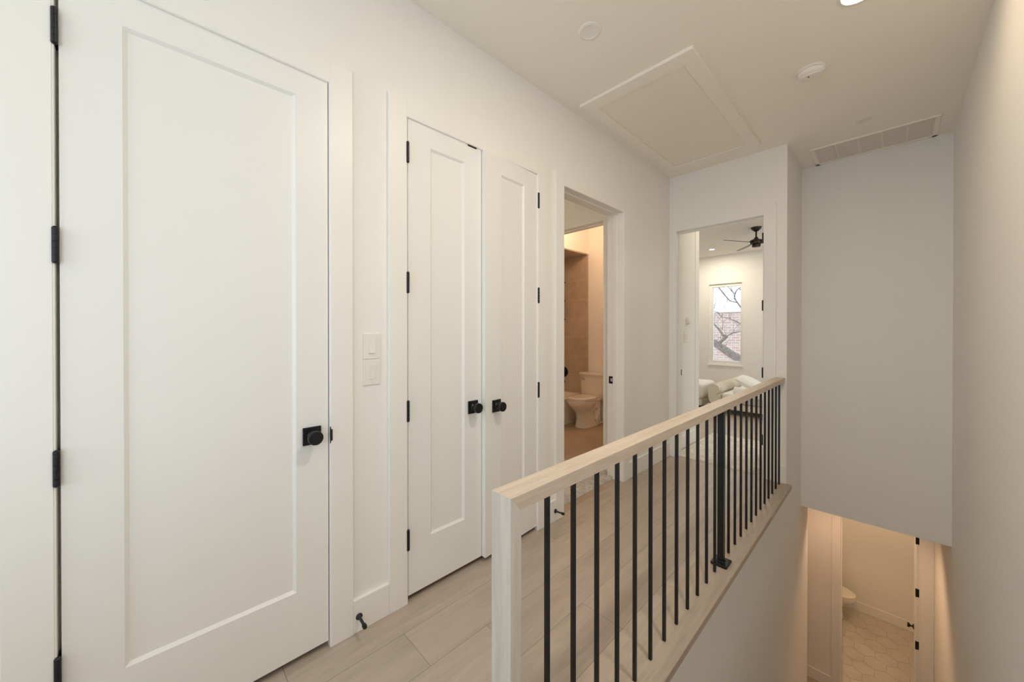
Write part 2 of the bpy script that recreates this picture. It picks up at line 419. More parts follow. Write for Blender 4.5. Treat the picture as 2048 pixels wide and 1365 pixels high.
# lower floor
struct(MB().box(-3.2, XR, .6, 6.75, ZF2-.2, ZF2).obj('floor_lower', 'floor'), 'plank floor of the hall downstairs', 'floor')
struct(MB().box(-3.2, XR, YS+.12, 9.0, ZH, ZH+.2).box(-3.2, XK-.12, 3.5, YS+.12, ZH, ZH+.2).obj('ceiling_lower', 'ceil'), 'ceiling of the hall downstairs', 'ceiling')
struct(wallgrid(1, 6.59+.018, 6.735, -3.2, XR, ZF2, ZH, [(-.497, .274, ZF2, -1.05)]).obj('wall_lower_end', 'wall'), 'wall downstairs around the powder room doorway', 'wall')
struct(MB().box(-3.2, -3.08, 3.5, 6.65, ZF2, ZH).box(-3.2, XK-.12, 3.4, 3.5, ZF2, ZH).obj('wall_lower_side', 'wall'), 'side walls of the hall downstairs', 'wall')
struct(MB().box(-1.25, XR, 8.78, 8.9, ZF2, ZH).obj('wall_powder_back', 'wall'), 'warm beige back wall of the powder room downstairs', 'wall')
struct(MB().box(-1.25, -1.12, 6.735, 8.78, ZF2, ZH).obj('wall_powder_left', 'wall'), 'left wall of the powder room downstairs', 'wall')
# powder room hex tile floor
hx = MB().box(-1.12, XR, 6.60, 8.78, ZF2-.1, ZF2-.002)
gfl = hx.obj('floor_powder', 'grout'); struct(gfl, 'pale hexagon tiled floor of the powder room downstairs', 'floor')
tl = MB(); Wd, Rh = .2335, .1425
for j in range(-7, 7):
    for i in range(-5, 6):
        cx = -.280 + i*Wd + (Wd/2 if j % 2 else 0); cy = 7.753 + j*Rh*1.5
        pts = []
        for k in range(6):
            a = math.radians(60*k+30); pts.append((cx + math.cos(a)*(Wd/2/math.cos(math.radians(30))-.0028), cy + math.sin(a)*(Rh-.0028)))
        if cx+.11 < -1.12 or cx-.11 > XR or cy+.13 < 6.60 or cy-.13 > 8.77: continue
        pts = [(max(-1.119, min(x, XR-.001)), max(6.602, min(y, 8.778))) for x, y in pts]
        tl.prism(pts, 2, ZF2-.002, ZF2+.0008)
tl.obj('tile_surface', 'hex', gfl)

# stairs going down under the railing
st = MB()
nst = 18; rise = (0-ZF2)/nst; run = .255
for k in range(1, nst):
    y0 = .60 + (k-1)*run; z = -k*rise
    st.box(XK+.001, XR-.001, y0, y0+run+.001, z-rise-.25 if k < nst-1 else ZF2, z-.03)
stair = struct(st.obj('stair_flight', 'wall'), 'enclosed flight of stairs running down beside the railing', 'stairs')
tr_ = MB()
for k in range(1, nst):
    y0 = .60 + (k-1)*run; z = -k*rise
    tr_.box(XK+.001, XR-.001, y0-.025, y0+run, z-.03, z, .004)
tr_.obj('tread_surface', 'stair', stair)

struct(MB().box(-1.80, -1.712, .905, 1.883, 0, .006, .002).obj('trim_threshold', 'thresh'), 'darker wood threshold strip under the double closet doors', 'threshold')
# stair nosing board under the railing
struct(MB().box(-.815, -.618, .60, YE-.002, -.040, .0005, .003).obj('trim_nosing', 'sill'), 'oak nosing board under the railing along the stair opening', 'nosing board')

# ------------------------------------------------------------------ casings and baseboards
CW = .094
def casing_left(name, ya, yb, label, stop=True, head_to=None):
    """doorway on the hall left wall, ya..yb clear opening"""
    o = MB()
    b = .0012
    o.box(XW-.0005, XC, ya-CW, ya, 0, ZT, b).box(XW-.0005, XC, yb, yb+CW, 0, ZT, b).box(XW-.0005, XC-.0004, ya, yb, ZL, ZT, b)
    t = o.obj(name, 'trim'); struct(t, label, 'door casing')
    j = MB()
    j.box(XB-.018, XC-.002, ya-.018, ya+.004, 0, ZL+.004, b).box(XB-.018, XC-.002, yb-.004, yb+.018, 0, ZL+.004, b).box(XB-.018, XC-.002, ya, yb, ZL-.002, ZL+.018, b)
    if stop:
        j.box(-1.795, -1.754, ya+.004, ya+.015, 0, ZL-.002, b).box(-1.795, -1.754, yb-.015, yb-.004, 0, ZL-.002, b).box(-1.795, -1.754, ya+.015, yb-.015, ZL-.014, ZL-.002, b)
        j.box(XB-.018, XB-.0005, ya-CW, ya-.018, 0, ZT, b).box(XB-.018, XB-.0005, yb+.018, 3.14, 0, ZT, b).box(XB-.018, XB-.0005, ya-CW, yb+CW, ZL+.018, ZT, b)
    else:
        # stop behind a closed door
        j.box(-1.78, -1.742, ya+.004, ya+.016, 0, ZL-.002, b).box(-1.78, -1.742, yb-.016, yb-.004, 0, ZL-.002, b).box(-1.78, -1.742, ya+.016, yb-.016, ZL-.014, ZL-.002, b)
    j.obj('jamb', 'trim', t)
    return t
c1 = casing_left('trim_1', -.215, .543, 'white flat casing around the large closed door', False)
c2 = casing_left('trim_2', .903, 1.885, 'white flat casing around the double closet doors', False)
c3 = casing_left('trim_3', 2.172, 3.046, 'white casing and jamb of the open bathroom doorway')
# strike plates
def strike(parent, loc, axis, s=.032):
    o = MB()
    x, y, z = loc
    if axis == 'y-':
        o.box(x-s/1.1, x+s/1.1, y-.002, y, z-.034, z+.034, .0008)
        t = o.obj('strike_plate', 'black', parent)
        MB().box(x-.012, x+.010, y-.0035, y-.0015, z-.014, z+.014, .0008).obj('latch_hole', 'chrome', t)
    return
strike(c3, (-1.812, 3.042, .917), 'y-')
MB().box(-1.706, -1.6885, .5395, .5425, .888, .962, .003, 2).box(-1.694, -1.684, .5405, .549, .90, .95, .003, 2).obj('strike_plate', 'black', c1)

# toilet-room doorway trim (faces the hall side)
t = MB()
t.box(-2.77-CW, -2.77, 3.127, 3.146, 0, ZT, .0012).box(-1.955, XB-.019, 3.127, 3.146, 0, ZT, .0012).box(-2.77, -1.955, 3.1275, 3.146, ZL, ZT, .0012)
t4 = struct(t.obj('trim_4', 'trim'), 'white casing of the inner doorway to the toilet room', 'door casing')
MB().box(-2.775, -2.757, 3.13, 3.28, 0, ZL+.004, .001).box(-1.958, -1.94, 3.13, 3.28, 0, ZL+.004, .001).box(-2.77, -1.955, 3.13, 3.28, ZL-.002, ZL+.018, .001).box(-2.757, -1.958, 3.19, 3.23, ZL-.014, ZL-.002, .001).obj('jamb', 'trim', t4)

# bedroom doorway casing
t = MB(); yf = YE-.018
t.box(XW+.0005, -1.632, yf, YE+.0005, 0, ZT+.006, .0012).box(-.829, -.735, yf, YE+.0005, 0, ZT+.006, .0012).box(-1.632, -.829, yf+.0004, YE+.0005, ZL, ZT+.006, .0012)
t5 = struct(t.obj('trim_5', 'trim'), 'white casing of the bedroom doorway in the end wall', 'door casing')
j = MB().box(-1.65, -1.628, yf+.002, 4.206, 0, ZL+.004, .0012).box(-.833, -.811, yf+.002, 4.206, 0, ZL+.004, .0012).box(-1.632, -.829, yf+.002, 4.206, ZL-.002, ZL+.018, .0012)
j.box(-1.628, -1.617, 4.115, 4.155, 0, ZL-.002, .0012).box(-.844, -.833, 4.115, 4.155, 0, ZL-.002, .0012).box(-1.617, -.844, 4.115, 4.155, ZL-.014, ZL-.002, .0012)
j.obj('jamb', 'trim', t5)
MB().box(-1.6285, -1.6255, 4.16, 4.20, .88, .945, .001).obj('strike_plate', 'black', t5)

# powder-room doorway casing downstairs
t = MB()
t.box(-.563, -.477, 6.59, 6.6085, ZF2, -.96, .0012).box(.254, .3545, 6.59, 6.6085, ZF2, -.96, .0012).box(-.477, .254, 6.5904, 6.6085, -1.05, -.96, .0012)
t6 = struct(t.obj('trim_6', 'trim'), 'white casing of the powder room doorway at the foot of the stairs', 'door casing')
j = MB().box(-.495, -.473, 6.592, 6.75, ZF2, -1.046, .0012).box(.250, .272, 6.592, 6.75, ZF2, -1.046, .0012).box(-.477, .254, 6.592, 6.75, -1.052, -1.032, .0012)
j.box(-.473, -.462, 6.66, 6.70, ZF2, -1.052, .0012).box(.239, .250, 6.66, 6.70, ZF2, -1.052, .0012).box(-.462, .239, 6.66, 6.70, -1.064, -1.052, .0012)
j.obj('jamb', 'trim', t6)

def base_x(name, x0, x1, ya, yb, label, z0=0, h=.15):
    o = MB(); s = 1 if x1 > x0 else -1
    o.box(min(x0, x1), max(x0, x1), ya, yb, z0, z0+h, .0015)
    return struct(o.obj(name, 'trim'), label, 'baseboard')
def base_y(name, y0, y1, xa, xb, label, z0=0, h=.15):
    return struct(MB().box(xa, xb, min(y0, y1), max(y0, y1), z0, z0+h, .0015).obj(name, 'trim'), label, 'baseboard')
base_x('baseboard_1', XW-.0005, -1.690, .6375, .8085, 'short white baseboard between the large door and the closet doors')
base_x('baseboard_2', XW-.0005, -1.690, 1.9795, 2.0775, 'tiny white baseboard between the closet doors and bathroom doorway')
base_x('baseboard_3', XW-.0005, -1.692, 3.1405, yf-.0005, 'white baseboard from the bathroom doorway to the hall corner')
base_y('baseboard_4', YE+.0005, YE-.015, -.7345, XK-.0005, 'short white baseboard right of the bedroom doorway')
base_x('baseboard_5', XW-.0005, -1.692, 4.21, 4.955, 'white baseboard just inside the bedroom doorway')
base_y('baseboard_6', 4.8305, 4.816, -3.26, XB-.001, 'white baseboard behind the upstairs toilet')
base_y('baseboard_7', 6.6085, 6.594, -3.07, -.5635, 'white baseboard left of the powder room doorway', ZF2)
base_y('baseboard_8', 8.7805, 8.766, -1.119, XR-.001, 'white baseboard along the powder room back wall', ZF2)
base_y('baseboard_9', 9.0305, 9.016, -4.44, 1.69, 'white baseboard under the bedroom window')

# ------------------------------------------------------------------ doors
def panel_leaf(w, h, px0, px1, pz0, pz1, th=.035, dep=.010, bev=.0115):
    """door leaf in local space: width along +Y from 0, front face at x=0 (facing +x), z from 0; one recessed panel"""
    b = bmesh.new()
    def V(x, y, z): return b.verts.new((x, y, z))
    o = [V(0, 0, 0), V(0, w, 0), V(0, w, h), V(0, 0, h)]
    i = [V(0, px0, pz0), V(0, px1, pz0), V(0, px1, pz1), V(0, px0, pz1)]
    r = [V(-dep, px0+bev, pz0+bev), V(-dep, px1-bev, pz0+bev), V(-dep, px1-bev, pz1-bev), V(-dep, px0+bev, pz1-bev)]
    k = [V(-th, 0, 0), V(-th, w, 0), V(-th, w, h), V(-th, 0, h)]
    for A, B_ in ((o, i), (i, r)):
        for q in range(4): b.faces.new((A[q], A[(q+1) % 4], B_[(q+1) % 4], B_[q]))
    b.faces.new(r); b.faces.new(k[::-1])
    for q in range(4): b.faces.new((o[(q+1) % 4], o[q], k[q], k[(q+1) % 4]))
    bmesh.ops.recalc_face_normals(b, faces=b.faces[:])
    m_ = MB(); m_._take(b)
    # fine joint lines between stiles and rails
    for yy in (px0, px1):
        for za, zb in ((.002, pz0-.001), (pz1+.001, h-.002)):
            m_.box(-.0005, .00015, yy-.0004, yy+.0004, za, zb)
    return m_
def hinge(parent, y, z, side=1, x=.004, leafs=True):
    """butt hinge, barrel at local (x+, y), height 0.1 centred on z"""
    o = MB(); h = .1
    for k in range(5): o.cyl((x+.007, y, z-h/2+k*.02+.0004), (x+.007, y, z-h/2+(k+1)*.02-.0004), .0075, n=16)
    o.cyl((x+.007, y, z-h/2-.004), (x+.007, y, z-h/2), .004, .0075, n=16).cyl((x+.007, y, z+h/2), (x+.007, y, z+h/2+.004), .0075, .004, n=16)
    o.box(-.03, x+.006, y-.0015, y+.0015, z-h/2, z+h/2)
    return o.obj('hinge', 'black', parent, smooth=True)
def knob(parent, y, z, sx=1):
    r = MB().box(0, .008*sx if sx > 0 else 0, y-.035, y+.035, z-.037, z+.037, .0015) if sx > 0 else MB().box(-.008, 0, y-.035, y+.035, z-.037, z+.037, .0015)
    k = MB()
    Mx = Matrix.Translation((0, y, z)) @ Matrix.Rotation(R90*sx, 4, 'Y')
    k.lathe([(0, .006), (.022, .006), (.017, .011), (.011, .015), (.0105, .034), (.014, .038), (.0265, .041), (.0285, .045), (.0285, .059), (.027, .062), (.024, .0628), (.0235, .0618), (0, .0618)], 48, Mx)
    ko = k.obj('door_knob', 'black', parent, smooth=True)
    r.obj('rosette', 'black', ko)
    return ko
XD = -1.700
# door_1: large single door
d1 = panel_leaf(.738, 2.418, .128, .615, .268, 2.316).obj('door_1', 'door', loc=(XD, -.203, .030)); struct(d1, 'large closed white single-panel door with black knob, nearest the viewpoint', 'door')
for z in (.340, .945, 1.597, 2.232): hinge(d1, -.0065, z)
knob(d1, .673, .905)
# door_2: left closet leaf
d2 = panel_leaf(.476, 2.416, .130, .353, .262, 2.308).obj('door_2', 'door', loc=(XD, .914, .032)); struct(d2, 'left leaf of the white double closet doors, fully shut', 'door')
for z in (.290, .940, 1.587, 2.240): hinge(d2, -.006, z)
knob(d2, .411, .900)
MB().box(-.028, .0035, .376, .440, 2.4085, 2.4178, .0015).obj('ball_catch', 'black', d2)
# door_3: right closet leaf, a little ajar, hinged on the right
lf = panel_leaf(.488, 2.416, .138, .356, .262, 2.308)
bmesh.ops.translate(lf.bm, vec=(0, -.488, 0), verts=lf.bm.verts)
d3 = lf.obj('door_3', 'door', loc=(XD, 1.883, .030)); d3.rotation_euler = (0, 0, math.radians(3.5)); struct(d3, 'right leaf of the white double closet doors, slightly ajar', 'door')
for z in (.290, .940, 1.589, 2.240): hinge(d3, .005, z)
knob(d3, -.397, .890)
# door_4: bedroom door standing open behind the casing
lf = panel_leaf(.785, 2.41, .13, .655, .262, 2.308)
d4 = lf.obj('door_4', 'door', loc=(-.8345, 4.214, .030)); struct(d4, 'open bedroom door seen edge-on at the right of the end doorway', 'door')
for z in (.290, .940, 1.589, 2.240):
    MB().box(-.034, -.004, -.003, .0, z-.05, z+.05, .001).cyl((-.036, -.004, z-.05), (-.036, -.004, z+.05), .007, n=14).obj('hinge', 'black', d4, smooth=True)
# door_5: powder-room door open, edge-on
lf = panel_leaf(.70, 2.41, .13, .57, .262, 2.308)
d5 = lf.obj('door_5', 'door', loc=(.253, 6.757, ZF2+.02)); struct(d5, 'open powder room door seen edge-on downstairs', 'door')
for z in (.31, .957, 1.609, 2.262):
    MB().box(-.036, -.004, -.003, .0, z-.05, z+.05, .001).cyl((-.037, -.004, z-.05), (-.037, -.004, z+.05), .007, n=14).obj('hinge', 'black', d5, smooth=True)
k5 = MB()
Mx = Matrix.Translation((-.035, .625, .832)) @ Matrix.Rotation(-R90, 4, 'Y')
k5.lathe([(0, .002), (.033, .002), (.033, .009), (.014, .013), (.0115, .02), (.0115, .034), (.0265, .043), (.0285, .047), (.0285, .060), (.026, .063), (0, .063)], 32, Mx)
k5.obj('door_knob', 'black', d5, smooth=True)

# ------------------------------------------------------------------ railing
rail = empty('stair_railing', (-.7065, .643, 0)); tag(rail, 'oak handrail with thin black iron balusters guarding the stair opening', 'railing')
def rel(o): o.location = (0.7065, -.643, 0); return o
ro = MB().prism([(.6432, .9505), (.6817, .9108), (YE-.001, .9108), (YE-.001, .9505)], 0, -.743, -.670).obj('handrail', 'rail_y', rail); rel(ro); ro['label'] = 'long pale oak top rail'
po = MB().prism([(.643, 0), (.643, .9504), (.6815, .9105), (.6815, 0)], 0, -.7430, -.6700).obj('end_post', 'rail_z', rail); rel(po); po['label'] = 'flat oak post at the near end'
ys = [.820, .947, 1.080, 1.214, 1.348, 1.483, 1.617, 1.750, 1.884, 2.018, 2.152, 2.286] + [2.540+.1325*k for k in range(12)]
hb = .00655
b0 = MB().box(-hb, hb, -hb, hb, .0005, .911, .0008).obj('baluster', 'iron', rail, loc=(-.700+.7065, ys[0]-.643, 0))
for y in ys[1:]:
    b = b0.copy(); C.objects.link(b); b.parent = rail; b.location = (-.700+.7065, y-.643, 0)
npst = MB().box(-.0165, .0165, -.0165, .0165, .012, .911, .001).obj('newel_post', 'iron', rail, loc=(-.700+.7065, 2.398-.643, 0)); npst['label'] = 'thicker black square post among the balusters'
MB().box(-.044, .044, -.05, .05, 0.0005, .016, .005, 2).box(-.022, .022, -.022, .022, .014, .021, .003).obj('base_plate', 'iron', npst)

# ------------------------------------------------------------------ switches, stops, outlet
def rocker_switch(y, z, label, up, grp=None, x=XW):
    t = empty('light_switch', (x, y, z)); tag(t, label, 'light switch')
    pl = MB().box(0, .006, -.041, .041, -.0605, .0605, .003, 2).obj('cover_plate', 'plastic', t)
    MB().box(.0045, .0066, -.0175, .0175, -.034, .034, .0005).obj('switch_frame', 'grille', pl)
    s = 1 if up else -1
    MB().prism([(.0062, -.0325), (.0062, .0325), (.0078+.0035*(s > 0), .0325), (.0088, 0), (.0078+.0035*(s < 0), -.0325)], 1, -.0162, .0162).obj('rocker', 'plastic', t)
    for zz in (-.047, .047): MB().cyl((.0055, 0, zz), (.0068, 0, zz), .0028, n=12).obj('screw', 'grille', t)
    return t
rocker_switch(.730, 1.304, 'white rocker switch between the doors, the upper of the pair', False)
rocker_switch(.730, 1.182, 'white rocker switch between the doors, the lower of the pair', True)
def door_stop(y, label, tipdz):
    t = empty('door_stop', (-1.6885, y, .072)); tag(t, label, 'door stop')
    o = MB(); d = Vector((1, -.06, tipdz)).normalized(); q = d.to_track_quat('Z', 'Y').to_matrix().to_4x4()
    o.lathe([(0, 0), (.0145, 0), (.0145, .004), (.009, .010), (.0052, .016), (.0052, .062), (.0048, .064)], 24, q)
    for k in range(16): o.lathe([(.0052, .016+k*.0028), (.0060, .0172+k*.0028), (.0052, .0186+k*.0028)], 16, q)
    o.obj('spring', 'black', t, smooth=True)
    MB().lathe([(.0048, .060), (.0095, .064), (.0098, .078), (.007, .083), (0, .083)], 20, q).obj('rubber_tip', 'black', t, smooth=True)
door_stop(.662, 'black spring door stop low on the wall left of the closet doors', -.02)
door_stop(2.070, 'black spring door stop beside the bathroom doorway', .10)
# outlet just above the rail line
t = empty('wall_outlet', (XW, 3.597, .372)); tag(t, 'white wall outlet plate low on the hall wall past the bathroom doorway', 'outlet')
MB().box(0, .006, -.036, .036, -.0585, .0585, .003, 2).obj('cover_plate', 'plastic', t)
for zz in (-.02, .02): MB().box(.0055, .008, -.016, .016, zz-.013, zz+.013, .002).obj('socket', 'plastic', t)

# ------------------------------------------------------------------ ceiling things
def downlight(x, y, z, r, lens_r, lensm, label, kind='recessed light'):
    t = empty('recessed_light', (x, y, z)); tag(t, label, kind)
    MB().lathe([(lens_r, -.003), (lens_r+.002, -.0065), (r-.004, -.0045), (r, -.0015), (r, .001), (lens_r, .001)], 48).obj('trim_ring', 'plastic', t, smooth=True)
    MB().lathe([(0, -.0012), (lens_r*.75, -.0022), (lens_r+.0005, -.0040), (lens_r+.0005, .001)], 48).obj('lens', lensm, t, smooth=True)
    return t
downlight(-1.180, 1.746, ZC, .064, .048, 'lens', 'small round unlit recessed light in the ceiling above the closet doors')
downlight(-.118, 2.500, ZC, .085, .066, 'lamp_warm', 'glowing recessed light at the top edge over the stairwell')
downlight(-2.59, 8.235, ZC, .062, .046, 'lamp_white', 'lit recessed light in the bedroom ceiling left of the fan')
downlight(-.220, 1.250, ZC, .085, .066, 'lamp_warm', 'added recessed fill light over the stair opening, out past the top of the view')  # fixture for an added warm fill lamp, outside the view
downlight(-.900, -1.900, ZC, .085, .066, 'lamp_warm', 'added recessed fill light behind the viewpoint')  # fixture for an added fill lamp at the back of the hall
downlight(-.200, 6.200, ZC, .062, .046, 'lamp_white', 'added recessed fill light in the bedroom ceiling, unseen behind the end wall')  # fixture for an added bedroom fill lamp, hidden from the camera
downlight(-1.250, 5.300, ZC, .062, .046, 'lamp_white', 'added recessed fill light in the bedroom ceiling, unseen just past its doorway')  # fixture for an added fill lamp that brightens the rug, hidden from view
# smoke detector
t = empty('smoke_detector', (-.366, 3.026, ZC)); tag(t, 'round white smoke detector on the hall ceiling', 'smoke detector')
MB().lathe([(0, 0), (.072, 0), (.072, -.010), (.070, -.012), (0, -.012)], 56).obj('mounting_base', 'plastic', t, smooth=True)
MB().lathe([(.067, -.0125), (.069, -.015), (.068, -.026), (.060, -.036), (.044, -.041), (0, -.043)], 56).obj('cover', 'plastic', t, smooth=True)
bt = MB().lathe([(.0125, -.042), (.0120, -.0450), (0, -.0455)], 24, Matrix.Translation((-.012, -.012, 0))).obj('test_button', 'plastic', t, smooth=True)
MB().box(-.018, -.006, -.0125, -.0095, -.0465, -.045).box(-.0145, -.0095, -.019, -.005, -.0464, -.0451).obj('button_mark', 'gap', bt)
o = MB()
for k in range(5): o.box(.008+k*.006, .011+k*.006, -.010-k*.001, .012-k*.002, -.0425+.0006*k, -.0405)
o.obj('sensor_slots', 'grille_in', t)
MB().tube([(-.040, -.026, -.0405), (-.015, -.036, -.0425), (.015, -.036, -.0425), (.042, -.022, -.0400)], .003, 10).obj('cover_ridge', 'plastic', t, smooth=True)
# sprinkler cover
tag(MB().lathe([(0, -.0065), (.040, -.006), (.0425, -.004), (.0425, -.001)], 44, Matrix.Translation((-.162, 4.045, ZC))).lathe([(.046, .001), (.046, -.001), (.039, -.001), (.039, .001)], 44, Matrix.Translation((-.162, 4.045, ZC))).obj('sprinkler_cover', 'grille', smooth=True),
    'flat round sprinkler cover plate in the ceiling near the air grille', 'sprinkler cover')
# return air grille
gx0, gx1, gy0, gy1 = -.540, .262, 4.357, 4.815
t = empty('air_grille', ((gx0+gx1)/2, (gy0+gy1)/2, ZC)); tag(t, 'long return air grille in the ceiling above the stairwell end', 'air grille')
cx, cy = (gx0+gx1)/2, (gy0+gy1)/2
fm = MB(); hw, hh = (gx1-gx0)/2, (gy1-gy0)/2; fr_ = .030
fm.box(-hw, hw, -hh, -hh+.012, -.013, .001, .002).box(-hw, hw, -hh+.012, -hh+fr_, -.006, .001).box(-hw, hw, hh-fr_, hh, -.006, .001, .001).box(-hw, -hw+fr_, -hh+.01, hh, -.006, .001, .001).box(hw-fr_, hw, -hh+.01, hh, -.006, .001, .001)
fm.obj('grille_frame', 'ceil', t)
n = 5; pw = (2*hw-2*fr_)/n
o = MB()
for k in range(1, n): o.box(-hw+fr_+k*pw-.008, -hw+fr_+k*pw+.008, -hh+fr_, hh-fr_, -.005, .001, .001)
o.obj('grille_divider', 'grille', t)
o = MB(); ny = 26
for k in range(ny):
    y = -hh+fr_+(k+.5)*(2*hh-2*fr_)/ny
    o.box(-hw+fr_, hw-fr_, -.0012, .0012, -.0075, .0075, M4=Matrix.Translation((0, y, .004)) @ Matrix.Rotation(math.radians(-48), 4, 'X'))
o.obj('louvre_blades', 'blades', t)
MB().box(-hw+fr_, hw-fr_, -hh+fr_, hh-fr_, .012, .014).obj('filter', 'grille_in', t)
# attic hatch
hx0, hx1, hy0, hy1 = -1.618, -.818, 2.262, 3.880
t = empty('attic_hatch', ((hx0+hx1)/2, (hy0+hy1)/2, ZC)); tag(t, 'square-cornered attic hatch framed in white boards on the ceiling', 'attic hatch')
ox, oy = (hx0+hx1)/2, (hy0+hy1)/2
def hb_(x0, x1, y0, y1, z0=-.018): return MB().box(x0-ox, x1-ox, y0-oy, y1-oy, z0, .001, .0012).obj('frame_board', 'ceil', t)
hb_(hx0, hx1, hy0, 2.372, -.020); hb_(hx0, hx1, 3.790, hy1, -.020); hb_(hx0+.002, -1.530, 2.373, 3.789); hb_(-.912, hx1-.002, 2.373, 3.789)
MB().box(-1.5285-ox, -.9155-ox, 2.374-oy, 3.787-oy, -.012, .0005).obj('hatch_panel', 'hatch', t)
lt = MB().box(-.010, .010, -.004, .004, -.016, -.012, .001).tube([(-.006, 0, -.014), (-.007, .004, -.022), (0, .008, -.027), (.007, .004, -.022), (.006, 0, -.014)], .002, 8).obj('pull_ring', 'plastic', t, smooth=True, loc=(-1.225-ox, 2.470-oy, 0))
for x, y in ((-1.49, 2.60), (-.955, 2.50), (-.95, 2.93), (-1.48, 3.0)): MB().cyl((x-ox, y-oy, -.0135), (x-ox, y-oy, -.011), .004, n=12).obj('screw', 'plastic', t)

# ------------------------------------------------------------------ toilets
def toilet(name, loc, rz, label):
    t = empty(name, loc, rz); tag(t, label, 'toilet')
    b = MB()
    b.loft([(0, -.335, 0, .112, .205, 2.8), (0, -.335, .015, .112, .205, 2.8), (0, -.335, .03, .106, .198, 2.7), (0, -.35, .12, .100, .172, 2.5), (0, -.375, .20, .102, .165, 2.3),
            (0, -.41, .26, .125, .185, 2.2), (0, -.445, .31, .160, .215, 2.1), (0, -.460, .350, .178, .232, 2.1), (0, -.462, .375, .184, .238, 2.1), (0, -.462, .388, .184, .238, 2.1), (0, -.462, .392, .178, .232, 2.1)], 48)
    b.box(-.115, .115, -.30, -.02, .345, .391, .012, 3)
    b.box(-.085, .085, -.28, -.08, .02, .36, .03, 3).box(-.112, .112, -.26, -.065, 0, .035, .012, 3)
    bo = b.obj('bowl', 'porcelain', t, smooth=True)
    for s in (-1, 1):
        MB().tube([(s*.075, -.40, .20), (s*.090, -.33, .27), (s*.092, -.25, .29), (s*.092, -.19, .24), (s*.090, -.20, .16), (s*.092, -.25, .10), (s*.090, -.22, .04), (s*.085, -.16, .02)], [.03, .036, .038, .038, .036, .036, .036, .03], 14).obj('trapway', 'porcelain', bo, smooth=True)
        MB().lathe([(.014, 0), (.013, .012), (.006, .018), (0, .019)], 16, Matrix.Translation((s*.098, -.135, .034))).obj('bolt_cap', 'porcelain', bo, smooth=True)
    MB().loft([(0, -.452, .396, .180, .236, 2.15), (0, -.452, .398, .186, .242, 2.15), (0, -.452, .412, .186, .242, 2.15), (0, -.452, .414, .182, .238, 2.15)], 48).box(-.10, .10, -.245, -.205, .394, .412, .004).obj('seat', 'porcelain', t, smooth=True)
    MB().loft([(0, -.450, .417, .180, .236, 2.15), (0, -.450, .419, .186, .242, 2.15), (0, -.450, .428, .186, .242, 2.15), (0, -.450, .436, .170, .226, 2.15), (0, -.450, .438, .120, .170, 2.15)], 48).box(-.09, .09, -.24, -.212, .415, .432, .005, 2).obj('lid', 'porcelain', t, smooth=True)
    tk = MB().loft([(0, -.115, .392, .195, .088, 7), (0, -.115, .41, .202, .092, 7), (0, -.115, .60, .212, .098, 8), (0, -.115, .712, .218, .100, 8)], 56).obj('tank', 'porcelain', t, smooth=True)
    MB().loft([(0, -.117, .713, .228, .108, 8), (0, -.117, .717, .232, .112, 8), (0, -.117, .738, .232, .112, 8), (0, -.117, .745, .226, .106, 8)], 56).obj('tank_lid', 'porcelain', t, smooth=True)
    MB().cyl((-.165, -.21, .655), (-.165, -.228, .655), .011, n=16).tube([(-.165, -.226, .655), (-.14, -.232, .652), (-.105, -.230, .646)], [.006, .007, .005], 10).obj('flush_lever', 'chrome', tk, smooth=True)
    return t
toilet('toilet', (-3.075, 4.815, .0015), 0, 'white two-piece toilet with closed lid seen through the bathroom doorway')
toilet('toilet', (-1.100, 8.39, ZF2+.001), R90, 'white toilet downstairs in the powder room, only its lid front showing')

# ------------------------------------------------------------------ tub and fittings
t = empty('bathtub', (-3.68, 4.03, 0)); tag(t, 'white built-in bathtub below the brown tile', 'bathtub')
b = bmesh.new()
def ring(x0, x1, y0, y1, z, r, n=6):
    vs = []
    for (cx_, cy_, a0) in ((x1-r, y1-r, 0), (x0+r, y1-r, 90), (x0+r, y0+r, 180), (x1-r, y0+r, 270)):
        for k in range(n+1):
            a = math.radians(a0+90*k/n); vs.append(b.verts.new((cx_+r*math.cos(a), cy_+r*math.sin(a), z)))
    return vs
RR = [ring(-.36, .355, -.76, .775, 0.003, .004), ring(-.36, .355, -.76, .775, .34, .004), ring(-.36, .365, -.76, .775, .35, .006), ring(-.36, .365, -.76, .775, .375, .006), ring(-.355, .355, -.755, .770, .383, .01),
      ring(-.30, .285, -.69, .69, .383, .10), ring(-.285, .27, -.67, .67, .37, .12), ring(-.22, .21, -.55, .58, .06, .12), ring(-.15, .14, -.45, .5, .05, .1)]
for A, B_ in zip(RR, RR[1:]):
    k = len(A)
    for i in range(k): b.faces.new((A[i], A[(i+1) % k], B_[(i+1) % k], B_[i]))
b.faces.new(RR[0][::-1]); b.faces.new(RR[-1]); bmesh.ops.recalc_face_normals(b, faces=b.faces[:])
m_ = MB(); m_._take(b); m_.obj('basin', 'acrylic', t, smooth=True)
MB().box(.352, .357, -.70, .72, .04, .31, .002).obj('apron_panel', 'acrylic', t)
Mv = lambda x, z: Matrix.Translation((x, 4.805, z)) @ Matrix.Rotation(R90, 4, 'X')
t = empty('shower_valve', (-3.745, 4.805, .70)); tag(t, 'round black shower valve plate on the brown tile', 'shower valve')
Mo = Matrix.Rotation(R90, 4, 'X')
MB().lathe([(0, 0), (.085, 0), (.085, .005), (.078, .010), (0, .011)], 40, Mo).obj('valve_plate', 'black', t, smooth=True)
MB().lathe([(.024, .010), (.024, .045), (.020, .05), (0, .05)], 28, Mo).box(-.008, .008, -.052, -.036, -.075, 0, .003).obj('valve_handle', 'black', t, smooth=True)
